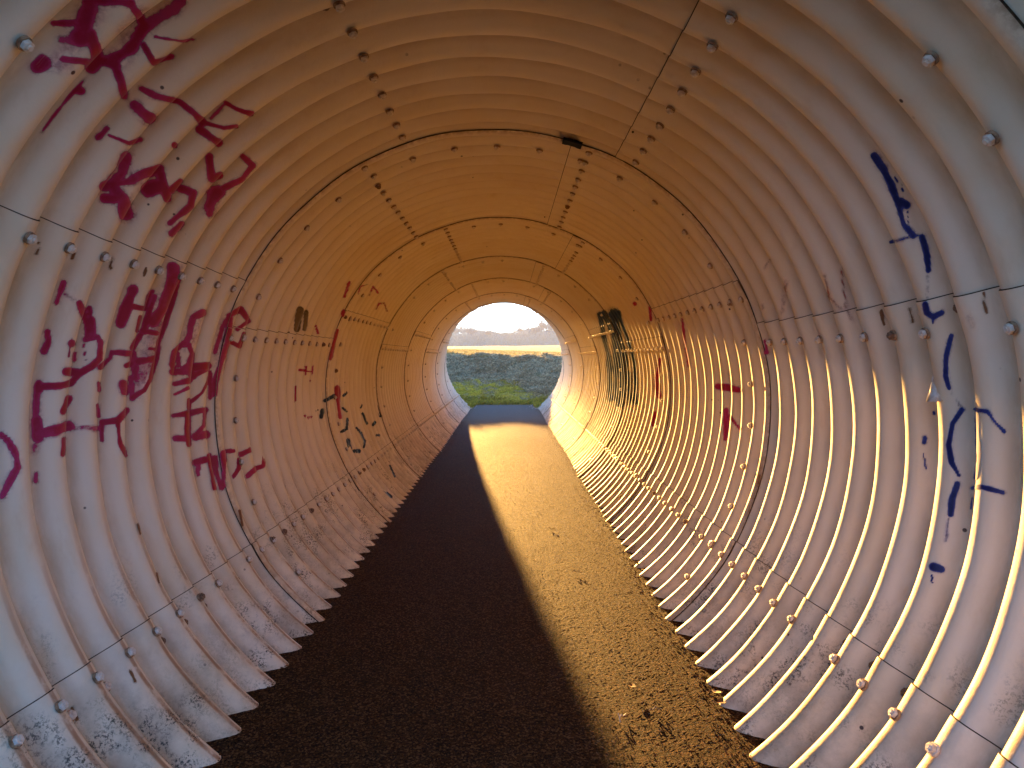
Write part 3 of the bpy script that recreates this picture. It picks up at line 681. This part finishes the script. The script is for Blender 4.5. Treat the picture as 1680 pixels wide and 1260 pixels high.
tree_rows = [(-36, .95, 'bare tree at the left end of the hazy tree line'), (-29.5, 1.0, 'hazy bare tree just left of the big round crowns'), (-24, 1.15, 'left one of the broad round hazy trees'),
    (-18.5, 1.25, 'tallest broad round hazy tree on the left half of the tree line'), (-13, 1.05, 'right shoulder of the round hazy clump on the left'), (-8, .78, 'low hazy tree right of the round clump'),
    (-3, .72, 'low hazy tree near the middle of the tree line'), (2, .80, 'small hazy bare tree right of the middle gap'), (7.5, .95, 'hazy tree where the line starts to rise on the right'),
    (12.5, 1.15, 'tall slender hazy tree on the right half of the tree line'), (17.5, 1.28, 'tallest hazy tree on the right half of the tree line'), (22.5, 1.2, 'broad hazy tree beside the tallest one on the right'),
    (28, 1.05, 'hazy bare tree close to the right rim of the opening'), (34, 1.0, 'bare tree at the right end of the hazy tree line')]
for i, (x, sc, lb) in enumerate(tree_rows):
    y = 318+random.uniform(-8, 14); e = bpy.data.objects.new('bare_tree', None)
    e.location = (x, y, float(ground_h(np.array(float(x)), np.array(y)))-.1); e.rotation_euler = (0, 0, random.uniform(0, 6)); e.scale = (sc*1.1, sc*1.1, sc*.92)
    link(e); tag(e, lb, 'tree', 'bare trees beyond the field')
    mt, mc = TM[(i*2+1) % 3 if sc > 1.1 else i % 3]
    for nm, md in (('trunk', mt), ('crown', mc)):
        c = bpy.data.objects.new(nm, md); link(c, e)
# hedge under the trees
g = np.random.default_rng(77); n = 60000
x = g.uniform(-60, 60, n); y = g.uniform(306, 326, n); top = 3.4+3.0*vnoise(x*.25+50, y*.2, 51)+1.2*vnoise(x*.9, y*.5, 52)
z0 = ground_h(x, y)-.3; z = z0+top*g.random(n)**1.2; L = g.uniform(.5, 1.6, n); a = g.uniform(0, 2*PI, n)
A = np.stack([x-.16, y, z], -1); B = np.stack([x+.16, y, z], -1); Cc = np.stack([x+L*.5*np.cos(a), y+L*.4*np.sin(a), z+L*.8], -1)
V = np.stack([A, B, Cc], 1).reshape(-1, 3); i = np.arange(n)*3
o = mesh_obj('hedgerow', V, np.stack([i, i+1, i+2], -1), twig); tag(o, 'tangled bare hedgerow under the distant trees', None, None, 'stuff')

# ------------------------------------------------------------------ loose grit, leaves, twigs
def pebble_field(name, n, pts_fn, smin, smax, mat, label, seed):
    g = np.random.default_rng(seed); V, F = [], []
    base = np.array([(1, 0, 0), (-1, 0, 0), (0, 1, 0), (0, -1, 0), (0, 0, .8), (0, 0, -.6)], float)
    fc = np.array([(0, 2, 4), (2, 1, 4), (1, 3, 4), (3, 0, 4), (2, 0, 5), (1, 2, 5), (3, 1, 5), (0, 3, 5)])
    x, y, z = pts_fn(g, n); s = g.uniform(smin, smax, len(x))*g.uniform(.6, 1.3, len(x)); a = g.uniform(0, 2*PI, len(x))
    jit = g.uniform(.6, 1.3, (len(x), 6, 3)); b = base[None]*jit
    ca, sa = np.cos(a)[:, None], np.sin(a)[:, None]
    X = (b[..., 0]*ca-b[..., 1]*sa)*s[:, None]+x[:, None]; Y = (b[..., 0]*sa+b[..., 1]*ca)*s[:, None]+y[:, None]; Z = b[..., 2]*s[:, None]*.7+z[:, None]+s[:, None]*.3
    V = np.stack([X, Y, Z], -1).reshape(-1, 3); F = (np.arange(len(x))[:, None, None]*6+fc[None]).reshape(-1, 3)
    o = mesh_obj(name, V, F, mat); tag(o, label, None, None, 'stuff'); fattr(o.data, 'vary', np.repeat(g.random(len(x)), 6))
def m_grit():
    s = N('loose_grit'); c = s.mix(s.attr('vary'), (.030, .017, .008), (.17, .085, .035)); s.color(c); s.rough(.95); s.b.inputs['Specular IOR Level'].default_value = .05; return s.m
M['grit'] = m_grit()
def scatter(g, n):
    y = 2.2+11*g.random(n)**1.7; x = g.uniform(-1.05, .95, n); return x, y, np.full(n, .000)
pebble_field('gravel', 24000, scatter, .0014, .0036, M['grit'], 'fine loose grit on the brown path', 61)
def edge_scatter(g, n):
    y = 2.2+18*g.random(n)**1.4; side = g.random(n) < .5
    x = np.where(side, -1.08+np.abs(g.normal(0, .07, n)), .93-np.abs(g.normal(0, .07, n))); return x, y, np.full(n, .006)
pebble_field('gravel', 6000, edge_scatter, .002, .0065, M['grit'], 'coarse grit heaped along both foot edges of the wall', 62)
def mouth_scatter(g, n):
    y = g.uniform(20.4, 22.8, n); s = np.where(g.random(n) < .5, -1, 1); x = -.1+s*g.normal(1.0, .09, n); return x, y, np.full(n, .0)
M['pale'] = simple('pale_pebble', (.42, .40, .38), .8, .2)
pebble_field('gravel', 260, mouth_scatter, .008, .022, M['pale'], 'pale pebbles at the mouth of the tunnel', 63)
leafm = simple('dead_leaf', (.20, .085, .025), .7, .3, noise=40, c2=(.09, .04, .015)); palem = simple('pale_leaf', (.50, .38, .20), .7, .3)
twm = simple('dry_twig', (.22, .15, .09), .8, .2); twp = simple('pale_twig', (.60, .52, .42), .6, .3)
def leaf(x, y, s, rot, mat, label):
    V, F = [], []; n = 6; r_ = random.Random(int(x*1000+y*77))
    for i in range(n+1):
        t = i/n; w = math.sin(PI*min(t*1.02, 1))**.7*.36*s*(1+.2*r_.uniform(-1, 1)); xx = (t-.5)*s; zz = .004+.25*s*abs(t-.45)**1.4+r_.uniform(0, .002)
        for sgn in (-1, 0, 1): V.append((xx, sgn*w, zz+(.16*w if sgn else 0)))
    for i in range(n):
        for k in range(2): a = 3*i+k; F.append((a, a+3, a+4, a+1))
    o = mesh_obj('dead_leaf', V, F, mat); o.location = (x, y, .010); o.rotation_euler = (random.uniform(-.25, .25), random.uniform(-.2, .2), rot)
    st = []; sf = []; tube(st, sf, (-.5*s, 0, .008), (-.78*s, .06*s, .016), .0012, .0008, 4)
    me = mesh_obj('leaf_stalk', st, sf, twm, o)
    tag(o, label, 'leaf', 'dead leaves on the path')
def twig_obj(x, y, L, rot, mat, label, bend=.2):
    V, F = [], []; n = 6; pts = [np.array([(i/n-.5)*L, math.sin(i/n*PI)*bend*L, .004+.006*math.sin(i*2.1)]) for i in range(n+1)]
    for i in range(n): tube(V, F, pts[i], pts[i+1], .0028*(1-.4*i/n), .0028*(1-.4*(i+1)/n), 5)
    tube(V, F, pts[3], pts[3]+np.array([.18*L, .14*L, .008]), .0018, .001, 4)
    o = mesh_obj('twig', V, F, mat); o.location = (x, y, .008); o.rotation_euler = (0, 0, rot); tag(o, label, 'twig', 'twigs on the path')
# heights are metres on the path plane
def fl(u, v):
    z = EYE*1153/(v-587.); return ((u-832)/1153*z, z)
for (u, v, s, r_, m_, lb) in ((1050, 930, .085, .4, leafm, 'curled brown dead leaf against the right wall foot, halfway along'), (1060, 942, .07, 1.7, leafm, 'second brown leaf lying just in front of the curled one at the right wall'),
        (1182, 1152, .05, 2.2, palem, 'small pale yellow leaf near the right wall, close to the camera'), (1000, 862, .06, .9, leafm, 'small brown leaf on the lit path well before the wall'),
        (1040, 1141, .05, 1.2, leafm, 'dark crumpled leaf on the lit path close to the camera'), (1192, 1168, .055, .2, leafm, 'brown leaf beside the pale yellow leaf near the right wall'),
        (921, 737, .09, .5, leafm, 'dark leaf far along the path near the right wall')):
    x, y = fl(u, v); leaf(x, y, s, r_, m_, lb)
for (u, v, L, r_, m_, lb) in ((1026, 1194, .075, 1.1, twp, 'pale hooked twig on the lit path near the shadow edge'), (907, 871, .10, 2.0, twm, 'thin dark twig in the middle of the lit path'),
        (948, 945, .07, -.4, twm, 'short dark twig near the shadow edge'), (1080, 1180, .06, .3, twm, 'short stub of twig at the bottom of the lit path')):
    x, y = fl(u, v); twig_obj(x, y, L, r_, m_, lb)
# dark molehill on the field's edge
for (x, y, s, lb) in ((3.3, 37.5, .34, 'dark molehill on the sunlit field near the right rim'), (1.15, 36.5, .16, 'smaller dark clod left of the molehill on the field')):
    V, F = [], []; n = 14; r_ = random.Random(3)
    for i in range(6):
        t = i/5; rr = s*math.cos(t*PI/2)
        for k in range(n): V.append((rr*math.cos(2*PI*k/n)*(1+.18*r_.uniform(-1, 1)), rr*math.sin(2*PI*k/n)*.8, s*.55*math.sin(t*PI/2)*(1+.15*r_.uniform(-1, 1))))
    for i in range(5):
        for k in range(n): F.append((i*n+k, i*n+(k+1) % n, (i+1)*n+(k+1) % n, (i+1)*n+k))
    o = mesh_obj('molehill', V, F, simple('turned_soil', (.03, .02, .012), .95, .1, bump=(30, .03))); o.location = (x, y, float(ground_h(np.array(x), np.array(y)))+.02); tag(o, lb, 'molehill', 'molehills on the field')

# ------------------------------------------------------------------ haze
hz = N('haze_air'); hz.t.nodes.remove(hz.b); v = hz.n('ShaderNodeVolumePrincipled'); v.inputs['Color'].default_value = (.95, .96, 1, 1); v.inputs['Density'].default_value = .0008; v.inputs['Anisotropy'].default_value = 0
hz.l(v.outputs[0], hz.out.inputs['Volume'])
X0, X1, Y0, Y1, Z0, Z1 = -265, 265, -62, 430, -1.6, 24
o = mesh_obj('haze', [(X0, Y0, Z0), (X1, Y0, Z0), (X1, Y1, Z0), (X0, Y1, Z0), (X0, Y0, Z1), (X1, Y0, Z1), (X1, Y1, Z1), (X0, Y1, Z1)],
    [(0, 3, 2, 1), (4, 5, 6, 7), (0, 1, 5, 4), (1, 2, 6, 5), (2, 3, 7, 6), (3, 0, 4, 7)], hz.m); tag(o, 'pale morning haze', None, None, 'stuff')
